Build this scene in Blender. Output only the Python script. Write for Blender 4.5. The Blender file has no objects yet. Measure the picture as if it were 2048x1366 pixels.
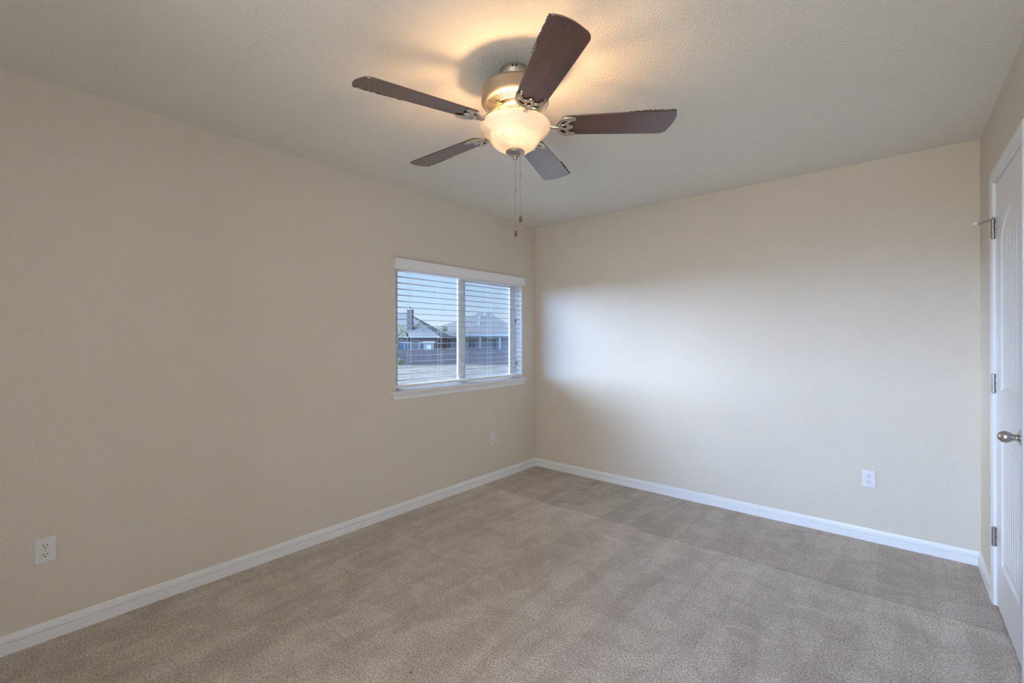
import bpy, bmesh, math, random
from mathutils import Vector, Matrix
from math import sin, cos, pi, radians, sqrt, atan2, hypot

random.seed(7)
scene = bpy.context.scene
COL = scene.collection

# ------------------------------------------------------------------ camera
CAM = Vector((2.8262, -3.7023, 1.3085))
YAW, ROLL, FPX = 0.7037, -0.0027, 903.0
FWD = Vector((-sin(YAW), cos(YAW), 0)); RGT = Vector((cos(YAW), sin(YAW), 0)); UP = Vector((0, 0, 1))
cd = bpy.data.cameras.new('camera')
cam = bpy.data.objects.new('camera', cd); COL.objects.link(cam)
cd.sensor_width = 36.0; cd.lens = FPX / 2048 * 36.0
cd.shift_y = -6.3 / 2048
cd.clip_start = 0.02; cd.clip_end = 600
s_, c_ = sin(ROLL), cos(ROLL)
R2 = RGT * c_ + UP * s_; U2 = UP * c_ - RGT * s_
cam.matrix_world = Matrix(((R2.x, U2.x, -FWD.x, CAM.x), (R2.y, U2.y, -FWD.y, CAM.y), (R2.z, U2.z, -FWD.z, CAM.z), (0, 0, 0, 1)))
scene.camera = cam

# ------------------------------------------------------------------ exposure, sky, sun
vs = scene.view_settings
vs.view_transform = 'Standard'; vs.look = 'None'; vs.gamma = 1.0; vs.use_curve_mapping = False
vs.exposure = 0.32
scene.cycles.max_bounces = 10; scene.cycles.diffuse_bounces = 6; scene.cycles.transparent_max_bounces = 24
scene.cycles.sample_clamp_indirect = 12.0
scene.cycles.caustics_reflective = False; scene.cycles.caustics_refractive = False

SUN_DIR = Vector((-0.86, -0.44, 0.26)).normalized()      # towards the sun, low and hazy
world = bpy.data.worlds.new('sky'); scene.world = world; world.use_nodes = True
nt = world.node_tree; nt.nodes.clear()
n_out = nt.nodes.new('ShaderNodeOutputWorld'); n_bg = nt.nodes.new('ShaderNodeBackground')
n_tc = nt.nodes.new('ShaderNodeTexCoord'); n_sep = nt.nodes.new('ShaderNodeSeparateXYZ')
n_rmp = nt.nodes.new('ShaderNodeValToRGB')
nt.links.new(n_tc.outputs['Generated'], n_sep.inputs[0]); nt.links.new(n_sep.outputs['Z'], n_rmp.inputs[0])
e = n_rmp.color_ramp.elements
e[0].position = 0.0; e[0].color = (0.74, 0.75, 0.78, 1)
e[1].position = 0.22; e[1].color = (0.32, 0.54, 0.88, 1)
e2 = n_rmp.color_ramp.elements.new(0.06); e2.color = (0.52, 0.68, 0.86, 1)
e3 = n_rmp.color_ramp.elements.new(1.0); e3.color = (0.30, 0.50, 0.88, 1)
# bright hazy band low over the horizon on the sun side (left of the house); the sky over the yard stays clear blue
def math_(op, a, b=None):
    n = nt.nodes.new('ShaderNodeMath'); n.operation = op
    for i, v in enumerate((a, b)):
        if v is None: continue
        if isinstance(v, (int, float)): n.inputs[i].default_value = v
        else: nt.links.new(v, n.inputs[i])
    return n.outputs[0]
def smooth(src, lo, hi, a=0.0, b=1.0):
    n = nt.nodes.new('ShaderNodeMapRange'); n.interpolation_type = 'SMOOTHSTEP'
    n.inputs[1].default_value = lo; n.inputs[2].default_value = hi
    n.inputs[3].default_value = a; n.inputs[4].default_value = b
    nt.links.new(src, n.inputs[0]); return n.outputs[0]
HAZE_L, HAZE_A0, HAZE_A1, HAZE_TOP = 18.5, -6.0, 110.0, 0.55
azim = math_('ARCTAN2', math_('MULTIPLY', n_sep.outputs['Y'], -1.0), math_('MULTIPLY', n_sep.outputs['X'], -1.0))
band = math_('MULTIPLY', smooth(azim, radians(HAZE_A0), radians(HAZE_A0 + 10)), smooth(azim, radians(HAZE_A1 - 16), radians(HAZE_A1), 1.0, 0.0))
band = math_('MULTIPLY', band, smooth(n_sep.outputs['Z'], HAZE_TOP * .3, HAZE_TOP, 1.0, 0.0))
band = math_('MULTIPLY', band, smooth(n_sep.outputs['Z'], 0.02, 0.16, 1.7, 0.8))
band = math_('MULTIPLY', band, smooth(n_sep.outputs['Z'], -0.01, 0.02))
band = math_('MULTIPLY', band, smooth(azim, radians(6), radians(75), 0.40, 2.3))
n_add = nt.nodes.new('ShaderNodeMixRGB'); n_add.blend_type = 'ADD'
n_add.inputs[2].default_value = (HAZE_L * .50, HAZE_L * .89, HAZE_L * 1.58, 1)
nt.links.new(band, n_add.inputs[0]); nt.links.new(n_rmp.outputs[0], n_add.inputs[1])
nt.links.new(n_add.outputs[0], n_bg.inputs[0]); nt.links.new(n_bg.outputs[0], n_out.inputs[0])
n_bg.inputs[1].default_value = 1.0

sd = bpy.data.lights.new('sun', 'SUN'); sd.energy = 6.0; sd.angle = radians(40); sd.color = (1.0, 0.96, 0.90)
sun = bpy.data.objects.new('sun', sd); COL.objects.link(sun); sun.location = (-6, -6, 6)
sun.rotation_euler = SUN_DIR.to_track_quat('Z', 'Y').to_euler()

# fill lamp added behind the camera, outside the made-up alcove window
ad = bpy.data.lights.new('alcove_fill_light', 'AREA'); ad.shape = 'RECTANGLE'; ad.size = 1.05; ad.size_y = 1.85
ad.energy = 56.0; ad.color = (1.0, 0.965, 0.90)
ao = bpy.data.objects.new('alcove_fill_light', ad); COL.objects.link(ao)
ao.location = (2.55, -5.50, 1.22); ao.rotation_euler = (pi / 2, 0, 0)

pd = bpy.data.lights.new('window_portal', 'AREA'); pd.shape = 'RECTANGLE'; pd.size = 0.92; pd.size_y = 1.50
pd.cycles.is_portal = True
po = bpy.data.objects.new('window_portal', pd); COL.objects.link(po)
po.location = (-0.16, -0.967, 1.37); po.rotation_euler = (0, -pi / 2, 0)

# ------------------------------------------------------------------ materials
def new_mat(name):
    m = bpy.data.materials.new(name); m.use_nodes = True
    t = m.node_tree; b = t.nodes['Principled BSDF']
    return m, t, b

def L(t, a, b): t.links.new(a, b)

def coords(t, scale=(1, 1, 1), kind='Object'):
    tc = t.nodes.new('ShaderNodeTexCoord'); mp = t.nodes.new('ShaderNodeMapping')
    mp.inputs['Scale'].default_value = scale
    L(t, tc.outputs[kind], mp.inputs[0]); return mp.outputs[0]

def noise(t, vec, scale, detail=3, rough=0.55, dist=0.0):
    n = t.nodes.new('ShaderNodeTexNoise'); n.inputs['Scale'].default_value = scale
    n.inputs['Detail'].default_value = detail; n.inputs['Roughness'].default_value = rough
    n.inputs['Distortion'].default_value = dist
    L(t, vec, n.inputs['Vector']); return n.outputs['Fac']

def ramp(t, fac, stops):
    r = t.nodes.new('ShaderNodeValToRGB'); L(t, fac, r.inputs[0])
    els = r.color_ramp.elements
    els[0].position, els[0].color = stops[0][0], tuple(stops[0][1]) + (1,)
    els[1].position, els[1].color = stops[-1][0], tuple(stops[-1][1]) + (1,)
    for p, c in stops[1:-1]:
        x = els.new(p); x.color = tuple(c) + (1,)
    return r.outputs[0]

def bump(t, b, height, strength, distance, prev=None):
    n = t.nodes.new('ShaderNodeBump'); n.inputs['Strength'].default_value = strength
    n.inputs['Distance'].default_value = distance
    L(t, height, n.inputs['Height'])
    if prev is not None: L(t, prev, n.inputs['Normal'])
    L(t, n.outputs[0], b.inputs['Normal']); return n.outputs[0]

def mixc(t, fac, a, c, mode='MIX'):
    n = t.nodes.new('ShaderNodeMixRGB'); n.blend_type = mode
    for i, v in ((0, fac), (1, a), (2, c)):
        if isinstance(v, (int, float)): n.inputs[i].default_value = v
        elif isinstance(v, tuple): n.inputs[i].default_value = v + (1,) if len(v) == 3 else v
        else: L(t, v, n.inputs[i])
    return n.outputs[0]

def simple(name, col, rough=0.5, metal=0.0, var=0.0, vscale=20, spec=0.5):
    m, t, b = new_mat(name)
    b.inputs['Base Color'].default_value = tuple(col) + (1,)
    b.inputs['Roughness'].default_value = rough; b.inputs['Metallic'].default_value = metal
    b.inputs['Specular IOR Level'].default_value = spec
    if var:
        f = noise(t, coords(t), vscale, 4)
        lo = tuple(c * (1 - var) for c in col); hi = tuple(min(1, c * (1 + var)) for c in col)
        L(t, ramp(t, f, [(0.3, lo), (0.7, hi)]), b.inputs['Base Color'])
    return m

def paint_mat(name, col, scale, strength, dist=0.0025):
    m, t, b = new_mat(name)
    v = coords(t)
    f = noise(t, v, scale, 3, 0.5, 0.3)
    r = ramp(t, f, [(0.40, (0, 0, 0)), (0.62, (1, 1, 1))])
    f2 = noise(t, v, 1.3, 2)
    lo = tuple(c * 0.985 for c in col); hi = tuple(c * 1.015 for c in col)
    L(t, ramp(t, f2, [(0.3, lo), (0.7, hi)]), b.inputs['Base Color'])
    b.inputs['Roughness'].default_value = 0.62; b.inputs['Specular IOR Level'].default_value = 0.25
    bump(t, b, r, strength, dist)
    return m

M = {}
M['wall'] = paint_mat('wall_paint', (0.707, 0.642, 0.556), 110, 0.36)
M['ceiling'] = paint_mat('ceiling_paint', (0.80, 0.785, 0.735), 120, 0.60)
M['trim'] = simple('white_trim_paint', (0.82, 0.83, 0.85), 0.35)
M['door'] = simple('white_door_paint', (0.86, 0.87, 0.90), 0.33)
M['vinyl'] = simple('white_vinyl', (0.70, 0.69, 0.66), 0.4)
M['blind'] = simple('white_blind_plastic', (0.84, 0.84, 0.87), 0.45)
M['slat'] = simple('shaded_slat_plastic', (0.50, 0.53, 0.58), 0.45)  # white slats greyed, their backlit shade is put into the colour
M['cord'] = simple('white_cord', (0.75, 0.76, 0.78), 0.8)
M['tassel'] = simple('dark_tassel', (0.05, 0.05, 0.055), 0.5)
M['plate'] = simple('outlet_plastic', (0.76, 0.75, 0.76), 0.35)
M['slot'] = simple('slot_black', (0.012, 0.01, 0.01), 0.6)
M['nickel'] = simple('satin_nickel', (0.56, 0.53, 0.50), 0.30, 1.0)
M['hinge'] = simple('hinge_nickel', (0.36, 0.345, 0.33), 0.42, 1.0)
M['rubber'] = simple('white_rubber', (0.80, 0.80, 0.82), 0.6)
M['void'] = simple('dark_gap', (0.02, 0.02, 0.02), 0.9)
M['fob'] = simple('wood_fob', (0.16, 0.065, 0.025), 0.4, var=0.3, vscale=60)
M['dust'] = simple('grey_dust', (0.10, 0.085, 0.075), 0.95, var=0.5, vscale=400)

def brushed(name, col, rough):
    m, t, b = new_mat(name)
    b.inputs['Metallic'].default_value = 1.0; b.inputs['Base Color'].default_value = tuple(col) + (1,)
    f = noise(t, coords(t, (6, 6, 260)), 4, 3)
    L(t, ramp(t, f, [(0.3, (rough * .8,) * 3), (0.7, (rough * 1.25,) * 3)]), b.inputs['Roughness'])
    return m
M['fan_metal'] = brushed('brushed_nickel', (0.50, 0.46, 0.40), 0.42)
M['iron'] = simple('blade_iron_nickel', (0.62, 0.56, 0.47), 0.34, 1.0)

def carpet_mat():
    m, t, b = new_mat('beige_carpet')
    v = coords(t)
    grain = noise(t, v, 135, 4, 0.8)
    grain2 = noise(t, v, 70, 3, 0.6)
    col = ramp(t, grain, [(0.36, (0.16, 0.122, 0.094)), (0.50, (0.64, 0.545, 0.465)), (0.62, (1.0, 0.94, 0.86))])
    col = mixc(t, 0.35, col, ramp(t, grain2, [(0.3, (0.46, 0.385, 0.325)), (0.7, (0.78, 0.68, 0.60))]))
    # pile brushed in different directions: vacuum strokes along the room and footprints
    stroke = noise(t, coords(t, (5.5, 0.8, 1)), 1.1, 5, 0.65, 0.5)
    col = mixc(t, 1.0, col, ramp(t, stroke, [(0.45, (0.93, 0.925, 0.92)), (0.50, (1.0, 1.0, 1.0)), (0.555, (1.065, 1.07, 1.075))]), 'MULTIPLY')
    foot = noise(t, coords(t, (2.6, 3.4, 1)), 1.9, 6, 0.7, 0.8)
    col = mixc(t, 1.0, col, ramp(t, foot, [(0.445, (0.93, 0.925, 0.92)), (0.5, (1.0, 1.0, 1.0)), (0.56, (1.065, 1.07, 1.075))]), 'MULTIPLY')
    # the edge of the last stroke, a straight crease running along the back wall
    vo = coords(t); sp = t.nodes.new('ShaderNodeSeparateXYZ'); L(t, vo, sp.inputs[0])
    wob = noise(t, vo, 3.0, 3, 0.6)
    def mth(op, x, y):
        n = t.nodes.new('ShaderNodeMath'); n.operation = op
        for i, q in enumerate((x, y)):
            if isinstance(q, (int, float)): n.inputs[i].default_value = q
            else: L(t, q, n.inputs[i])
        return n.outputs[0]
    yy = mth('ADD', sp.outputs['Y'], mth('MULTIPLY', wob, 0.08))
    band = mth('ADD', yy, 1.045)                              # runs 0.3 m in front of and behind the crease
    mr = t.nodes.new('ShaderNodeMapRange'); mr.inputs[1].default_value = -0.2; mr.inputs[2].default_value = 0.8; L(t, band, mr.inputs[0])
    col = mixc(t, 1.0, col, ramp(t, mr.outputs[0], [(0.0, (1, 1, 1)), (0.36, (1.07, 1.07, 1.07)), (0.496, (1.10, 1.10, 1.10)), (0.499, (0.76, 0.75, 0.74)), (0.504, (0.76, 0.75, 0.74)), (0.508, (0.90, 0.895, 0.89)), (1.0, (0.90, 0.895, 0.89))]), 'MULTIPLY')
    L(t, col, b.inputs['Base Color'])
    b.inputs['Roughness'].default_value = 0.95; b.inputs['Specular IOR Level'].default_value = 0.1
    b.inputs['Sheen Weight'].default_value = 0.15
    n1 = bump(t, b, grain, 0.9, 0.006)
    bump(t, b, grain2, 0.5, 0.008, n1)
    return m
M['carpet'] = carpet_mat()

def wood_mat():
    m, t, b = new_mat('dark_mahogany_blade')
    v = coords(t, (1.2, 22, 22))
    f = noise(t, v, 3.0, 5, 0.6, 0.6)
    col = ramp(t, f, [(0.30, (0.020, 0.007, 0.006)), (0.52, (0.080, 0.019, 0.013)), (0.72, (0.21, 0.046, 0.024))])
    # scuffs near the tip and a thin coat of dust
    v2 = coords(t, (70, 30, 30))
    sc = noise(t, v2, 2.0, 4, 0.75)
    col = mixc(t, ramp(t, sc, [(0.62, (0, 0, 0)), (0.74, (0.55, 0.55, 0.55))]), col, (0.27, 0.22, 0.20))
    L(t, col, b.inputs['Base Color'])
    b.inputs['Roughness'].default_value = 0.22
    b.inputs['IOR'].default_value = 2.5
    return m
M['blade'] = wood_mat()

def facing_fresnel(t, base, gain, power=4.0):
    lw = t.nodes.new('ShaderNodeLayerWeight'); lw.inputs['Blend'].default_value = 0.5
    pw = t.nodes.new('ShaderNodeMath'); pw.operation = 'POWER'; L(t, lw.outputs['Facing'], pw.inputs[0]); pw.inputs[1].default_value = power
    ma = t.nodes.new('ShaderNodeMath'); ma.operation = 'MULTIPLY_ADD'; L(t, pw.outputs[0], ma.inputs[0]); ma.inputs[1].default_value = gain; ma.inputs[2].default_value = base
    return ma.outputs[0]

def bowl_mat():
    m = bpy.data.materials.new('alabaster_glass'); m.use_nodes = True
    t = m.node_tree; t.nodes.clear()
    out = t.nodes.new('ShaderNodeOutputMaterial')
    v = coords(t)
    f = noise(t, v, 9, 4, 0.55, 1.5)
    colr = ramp(t, f, [(0.30, (0.84, 0.76, 0.64)), (0.6, (0.95, 0.93, 0.88))])
    d = t.nodes.new('ShaderNodeBsdfDiffuse'); L(t, colr, d.inputs[0])
    tr = t.nodes.new('ShaderNodeBsdfTranslucent'); L(t, colr, tr.inputs[0])
    g = t.nodes.new('ShaderNodeBsdfGlossy'); g.inputs['Roughness'].default_value = 0.18
    tp = t.nodes.new('ShaderNodeBsdfTransparent')
    m1 = t.nodes.new('ShaderNodeMixShader')
    L(t, ramp(t, f, [(0.28, (0.10,) * 3), (0.66, (0.24,) * 3)]), m1.inputs[0])
    L(t, d.outputs[0], m1.inputs[1]); L(t, tr.outputs[0], m1.inputs[2])
    m2 = t.nodes.new('ShaderNodeMixShader'); m2.inputs[0].default_value = 0.01
    L(t, m1.outputs[0], m2.inputs[1]); L(t, tp.outputs[0], m2.inputs[2])
    m3 = t.nodes.new('ShaderNodeMixShader'); L(t, facing_fresnel(t, .04, .5), m3.inputs[0])
    L(t, m2.outputs[0], m3.inputs[1]); L(t, g.outputs[0], m3.inputs[2])
    L(t, m3.outputs[0], out.inputs[0])
    return m
M['bowl'] = bowl_mat()

def emis(name, col, s):
    m = bpy.data.materials.new(name); m.use_nodes = True
    t = m.node_tree; t.nodes.clear()
    o = t.nodes.new('ShaderNodeOutputMaterial'); em = t.nodes.new('ShaderNodeEmission')
    em.inputs[0].default_value = tuple(col) + (1,); em.inputs[1].default_value = s
    L(t, em.outputs[0], o.inputs[0]); return m
M['bulb'] = emis('lit_bulb', (1.0, 0.58, 0.27), 400)

def glass_mat():
    m = bpy.data.materials.new('window_glass'); m.use_nodes = True
    t = m.node_tree; t.nodes.clear()
    o = t.nodes.new('ShaderNodeOutputMaterial'); tp = t.nodes.new('ShaderNodeBsdfTransparent')
    tp.inputs[0].default_value = (0.95, 0.97, 0.98, 1)
    g = t.nodes.new('ShaderNodeBsdfGlossy'); g.inputs['Roughness'].default_value = 0.02
    mx = t.nodes.new('ShaderNodeMixShader'); L(t, facing_fresnel(t, .02, .6, 5.0), mx.inputs[0])
    L(t, tp.outputs[0], mx.inputs[1]); L(t, g.outputs[0], mx.inputs[2]); L(t, mx.outputs[0], o.inputs[0])
    return m
M['glass'] = glass_mat()

def screen_mat():
    m = bpy.data.materials.new('insect_mesh'); m.use_nodes = True
    t = m.node_tree; t.nodes.clear()
    o = t.nodes.new('ShaderNodeOutputMaterial'); tp = t.nodes.new('ShaderNodeBsdfTransparent')
    d = t.nodes.new('ShaderNodeBsdfDiffuse'); d.inputs[0].default_value = (0.30, 0.36, 0.44, 1)
    mx = t.nodes.new('ShaderNodeMixShader'); mx.inputs[0].default_value = 0.12
    L(t, tp.outputs[0], mx.inputs[1]); L(t, d.outputs[0], mx.inputs[2]); L(t, mx.outputs[0], o.inputs[0])
    return m
M['screen'] = screen_mat()

# exterior
M['yard'] = simple('dry_lawn', (0.33, 0.26, 0.19), 0.95, var=0.35, vscale=0.9)
def shingle():
    m, t, b = new_mat('grey_shingles')
    v = coords(t)
    f = noise(t, v, 6, 4, 0.7)
    w = t.nodes.new('ShaderNodeTexWave'); w.wave_type = 'BANDS'; w.bands_direction = 'Z'
    w.inputs['Scale'].default_value = 3.2; w.inputs['Distortion'].default_value = 1.0
    L(t, v, w.inputs['Vector'])
    col = ramp(t, f, [(0.3, (0.24, 0.195, 0.168)), (0.7, (0.33, 0.27, 0.235))])
    col = mixc(t, 0.18, col, ramp(t, w.outputs['Fac'], [(0.0, (0.17, 0.15, 0.135)), (0.5, (0.32, 0.265, 0.235))]))
    L(t, col, b.inputs['Base Color']); b.inputs['Roughness'].default_value = 0.9
    return m
M['shingle'] = shingle()
def brick():
    m, t, b = new_mat('brown_brick')
    n = t.nodes.new('ShaderNodeTexBrick'); n.inputs['Scale'].default_value = 4.0
    n.inputs['Color1'].default_value = (0.105, 0.077, 0.075, 1); n.inputs['Color2'].default_value = (0.145, 0.108, 0.10, 1)
    n.inputs['Mortar'].default_value = (0.18, 0.165, 0.155, 1); n.inputs['Mortar Size'].default_value = 0.012
    tc = t.nodes.new('ShaderNodeTexCoord'); mp = t.nodes.new('ShaderNodeMapping'); mp.inputs['Rotation'].default_value = (pi / 2, 0, 0)
    L(t, tc.outputs['Object'], mp.inputs[0]); L(t, mp.outputs[0], n.inputs['Vector'])
    L(t, n.outputs['Color'], b.inputs['Base Color']); b.inputs['Roughness'].default_value = 0.9
    return m
M['brick'] = brick()
M['siding'] = simple('pale_siding', (0.24, 0.25, 0.265), 0.8, var=0.06, vscale=1.5)
M['fascia'] = simple('white_fascia', (0.45, 0.44, 0.43), 0.6)
M['dark_pane'] = simple('dark_house_glass', (0.07, 0.09, 0.12), 0.1)
M['shed'] = simple('tan_shed', (0.25, 0.215, 0.19), 0.8, var=0.1, vscale=3)
M['leaf'] = simple('tree_leaf', (0.20, 0.27, 0.10), 0.7, var=0.35, vscale=5)
M['leaf2'] = simple('pale_leaf', (0.34, 0.38, 0.20), 0.7, var=0.35, vscale=5)
M['bark'] = simple('bark', (0.13, 0.10, 0.08), 0.9, var=0.3, vscale=12)
def fence_mat():
    m, t, b = new_mat('weathered_cedar')
    f = noise(t, coords(t, (1, 1, 0.12)), 7, 4, 0.7)
    L(t, ramp(t, f, [(0.3, (0.085, 0.060, 0.057)), (0.7, (0.155, 0.115, 0.108))]), b.inputs['Base Color'])
    b.inputs['Roughness'].default_value = 0.9
    return m
M['fence'] = fence_mat()

# ------------------------------------------------------------------ mesh helpers
class MB:
    def __init__(s): s.v = []; s.f = []
    def add(s, vs, fs):
        o = len(s.v); s.v += [Vector(p) for p in vs]; s.f += [tuple(i + o for i in f) for f in fs]; return s
    def box(s, a, b):
        x0, y0, z0 = a; x1, y1, z1 = b
        if x0 > x1: x0, x1 = x1, x0
        if y0 > y1: y0, y1 = y1, y0
        if z0 > z1: z0, z1 = z1, z0
        return s.add([(x0, y0, z0), (x1, y0, z0), (x1, y1, z0), (x0, y1, z0), (x0, y0, z1), (x1, y0, z1), (x1, y1, z1), (x0, y1, z1)],
                     [(0, 3, 2, 1), (4, 5, 6, 7), (0, 1, 5, 4), (1, 2, 6, 5), (2, 3, 7, 6), (3, 0, 4, 7)])
    def tube(s, pts, r, seg=8, cap=True, squash=None):
        pts = [Vector(p) for p in pts]; n = len(pts); rings = []
        rr = r if isinstance(r, (list, tuple)) else [r] * n
        prev = None
        for i, p in enumerate(pts):
            d = (pts[min(i + 1, n - 1)] - pts[max(i - 1, 0)]).normalized()
            if squash is not None:
                a = d.cross(squash).normalized(); b = squash
            else:
                ref = prev if prev is not None else (Vector((0, 0, 1)) if abs(d.z) < 0.9 else Vector((1, 0, 0)))
                a = d.cross(ref).normalized(); b = a.cross(d).normalized(); prev = b
            h = 0.6 if squash is not None else 1.0
            rings.append([p + (a * cos(2 * pi * k / seg) + b * sin(2 * pi * k / seg) * h) * rr[i] for k in range(seg)])
        o = len(s.v)
        for R in rings: s.v += R
        for i in range(n - 1):
            for k in range(seg):
                k2 = (k + 1) % seg
                s.f.append((o + i * seg + k, o + i * seg + k2, o + (i + 1) * seg + k2, o + (i + 1) * seg + k))
        if cap:
            s.f.append(tuple(o + k for k in reversed(range(seg)))); s.f.append(tuple(o + (n - 1) * seg + k for k in range(seg)))
        return s
    def lathe(s, prof, c=(0, 0, 0), axis='Z', seg=48, closed=False):
        c = Vector(c); o = len(s.v); n = len(prof)
        for (r, h) in prof:
            for k in range(seg):
                a = 2 * pi * k / seg
                if axis == 'Z': p = Vector((r * cos(a), r * sin(a), h))
                elif axis == 'X': p = Vector((h, r * cos(a), r * sin(a)))
                else: p = Vector((r * cos(a), h, r * sin(a)))
                s.v.append(c + p)
        rng = n if closed else n - 1
        for i in range(rng):
            j = (i + 1) % n
            for k in range(seg):
                k2 = (k + 1) % seg
                s.f.append((o + i * seg + k, o + i * seg + k2, o + j * seg + k2, o + j * seg + k))
        return s
    def prism(s, poly, d):
        """poly: list of 3-D points (planar), d: extrusion vector"""
        d = Vector(d); n = len(poly); o = len(s.v)
        s.v += [Vector(p) for p in poly] + [Vector(p) + d for p in poly]
        s.f.append(tuple(o + i for i in reversed(range(n)))); s.f.append(tuple(o + n + i for i in range(n)))
        for i in range(n):
            j = (i + 1) % n; s.f.append((o + i, o + j, o + n + j, o + n + i))
        return s
    def build(s, name, mat, parent=None, smooth=False, bevel=0.0, fix=True, local=False):
        off = Vector((0, 0, 0))
        if parent is not None and not local:
            q = parent
            while q is not None: off += q.location; q = q.parent
        me = bpy.data.meshes.new(name)
        me.from_pydata([tuple(p - off) for p in s.v], [], s.f); me.update()
        if fix:
            bm = bmesh.new(); bm.from_mesh(me); bmesh.ops.remove_doubles(bm, verts=bm.verts, dist=1e-6)
            bmesh.ops.recalc_face_normals(bm, faces=bm.faces); bm.to_mesh(me); bm.free()
        o = bpy.data.objects.new(name, me); COL.objects.link(o)
        if mat is not None: me.materials.append(mat)
        if parent is not None: o.parent = parent
        if smooth:
            for p in me.polygons: p.use_smooth = True
            if smooth != 'all':
                me.set_sharp_from_angle(angle=radians(38))
        if bevel:
            b = o.modifiers.new('bevel', 'BEVEL'); b.width = bevel; b.segments = 2; b.limit_method = 'ANGLE'
        return o

def empty(name, loc=(0, 0, 0), rz=0.0):
    o = bpy.data.objects.new(name, None); COL.objects.link(o)
    o.location = loc; o.rotation_euler = (0, 0, rz); o.empty_display_size = 0.1
    return o
def tag(o, label, cat, group=None):
    o['label'] = label; o['category'] = cat
    if group: o['group'] = group
    return o
def struct(o): o['kind'] = 'structure'; return o
def copy_tree(o, parent=None):
    c = o.copy(); COL.objects.link(c)
    if parent is not None: c.parent = parent; c.matrix_parent_inverse = o.matrix_parent_inverse.copy()
    for ch in list(o.children): copy_tree(ch, c)
    return c

# ------------------------------------------------------------------ room shell
W, LEN, H = 3.1978, 4.46, 2.44
AX, AY = 1.90, -5.30                                      # unseen alcove added behind the camera to carry the fill light
WT = 0.135
OY0, OY1, OZ0, OZ1 = -1.712, -0.222, 0.885, 1.900        # window opening
DY0, DY1, DZ = -1.160, -0.482, 2.0685                      # door rough opening (near, far)

b = MB().box((-WT, AY - .12, -0.12), (W + .12, .12, 0.0))
struct(b.build('floor', M['carpet']))
b = MB().box((-WT, AY - .12, H), (W + .12, .12, H + .12))
struct(b.build('ceiling', M['ceiling']))
b = MB()
b.box((-WT, -LEN, 0), (0, OY0, H)).box((-WT, OY1, 0), (0, 0, H))
b.box((-WT, OY0, 0), (0, OY1, OZ0)).box((-WT, OY0, OZ1), (0, OY1, H))
struct(b.build('wall_left', M['wall']))
struct(MB().box((-WT, 0, 0), (W + .12, .12, H)).build('wall_back', M['wall']))
b = MB().box((W, AY - .12, 0), (W + .12, DY0, H)).box((W, DY1, 0), (W + .12, 0, H)).box((W, DY0, DZ), (W + .12, DY1, H))
struct(b.build('wall_right', M['wall']))
b = MB().box((-WT, -LEN - .12, 0), (AX, -LEN, H)).box((AX - .12, AY - .12, 0), (AX, -LEN - .12, H))
A0, A1, AZ0, AZ1 = AX + .15, W - .15, .30, 2.15            # added alcove window for the fill light
b.box((AX, AY - .12, 0), (A0, AY, H)).box((A1, AY - .12, 0), (W, AY, H)).box((A0, AY - .12, 0), (A1, AY, AZ0)).box((A0, AY - .12, AZ1), (A1, AY, H))
struct(b.build('wall_front', M['wall']))

# baseboards: one moulded profile (thickness, height), mitred in the corners
BB = [(0, 0), (.0140, 0), (.0140, .0400), (.0130, .0425), (.0045, .0438), (.0045, .0475), (.0120, .0490), (.0120, .0565), (.0078, .0585), (.0072, .0620), (.0064, .0700), (.0048, .0765), (.0030, .0795), (0, .0795)]
def run(name, fn):
    b = MB(); n = len(BB)
    A = [fn(0, t, z) for t, z in BB]; B = [fn(1, t, z) for t, z in BB]
    b.add(A + B, [tuple(range(n)), tuple(range(2 * n - 1, n - 1, -1))] + [(i, (i + 1) % n, n + (i + 1) % n, n + i) for i in range(n)])
    return struct(b.build(name, M['trim']))
CO = 0.057                                                 # casing width
run('baseboard_left', lambda k, t, z: (t, -LEN if k == 0 else -t, z))
run('baseboard_back', lambda k, t, z: (t if k == 0 else W - t, -t, z))
CIN_F, CIN_N = -0.500, -1.148                              # casing inner edges far / near
run('baseboard_right', lambda k, t, z: (W - t, -t if k == 0 else CIN_F + CO + .001, z))
run('baseboard_right', lambda k, t, z: (W - t, CIN_N - CO - .001 if k == 0 else -LEN, z))

# ------------------------------------------------------------------ closet door
HZ = 2.060                                                 # casing inner edge at the head
CP = [(0, 0), (0, .0075), (.004, .0085), (.009, .0075), (.013, .0085), (.030, .0125), (.046, .0125), (.053, .0115), (.057, .009), (.057, 0)]   # (out from inner edge, thickness)
b = MB(); n = len(CP)
ring = []
for (d, th) in CP:
    ring.append([(W - th, CIN_F + d, 0), (W - th, CIN_F + d, HZ + d), (W - th, CIN_N - d, HZ + d), (W - th, CIN_N - d, 0)])
vsl = [ring[i][k] for k in range(4) for i in range(n)]
fs = []
for k in range(3):
    for i in range(n):
        j = (i + 1) % n; fs.append((k * n + i, k * n + j, (k + 1) * n + j, (k + 1) * n + i))
fs += [tuple(range(n)), tuple(range(4 * n - 1, 3 * n - 1, -1))]
b.add(vsl, fs)
struct(b.build('trim_1', M['trim']))
b = MB()
b.box((W - .0005, DY1, 0), (W + .12, DY1 - .018, DZ)).box((W - .0005, DY0, 0), (W + .12, DY0 + .018, DZ)).box((W - .0005, DY0, DZ - .014), (W + .12, DY1, DZ))
b.box((W + .045, DY1 - .018, 0), (W + .08, DY1 - .03, DZ - .014)).box((W + .045, DY0 + .018, 0), (W + .08, DY0 + .03, DZ - .014)).box((W + .045, DY0 + .018, DZ - .026), (W + .08, DY1 - .018, DZ - .014))
struct(b.build('trim_2', M['trim']))

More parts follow.
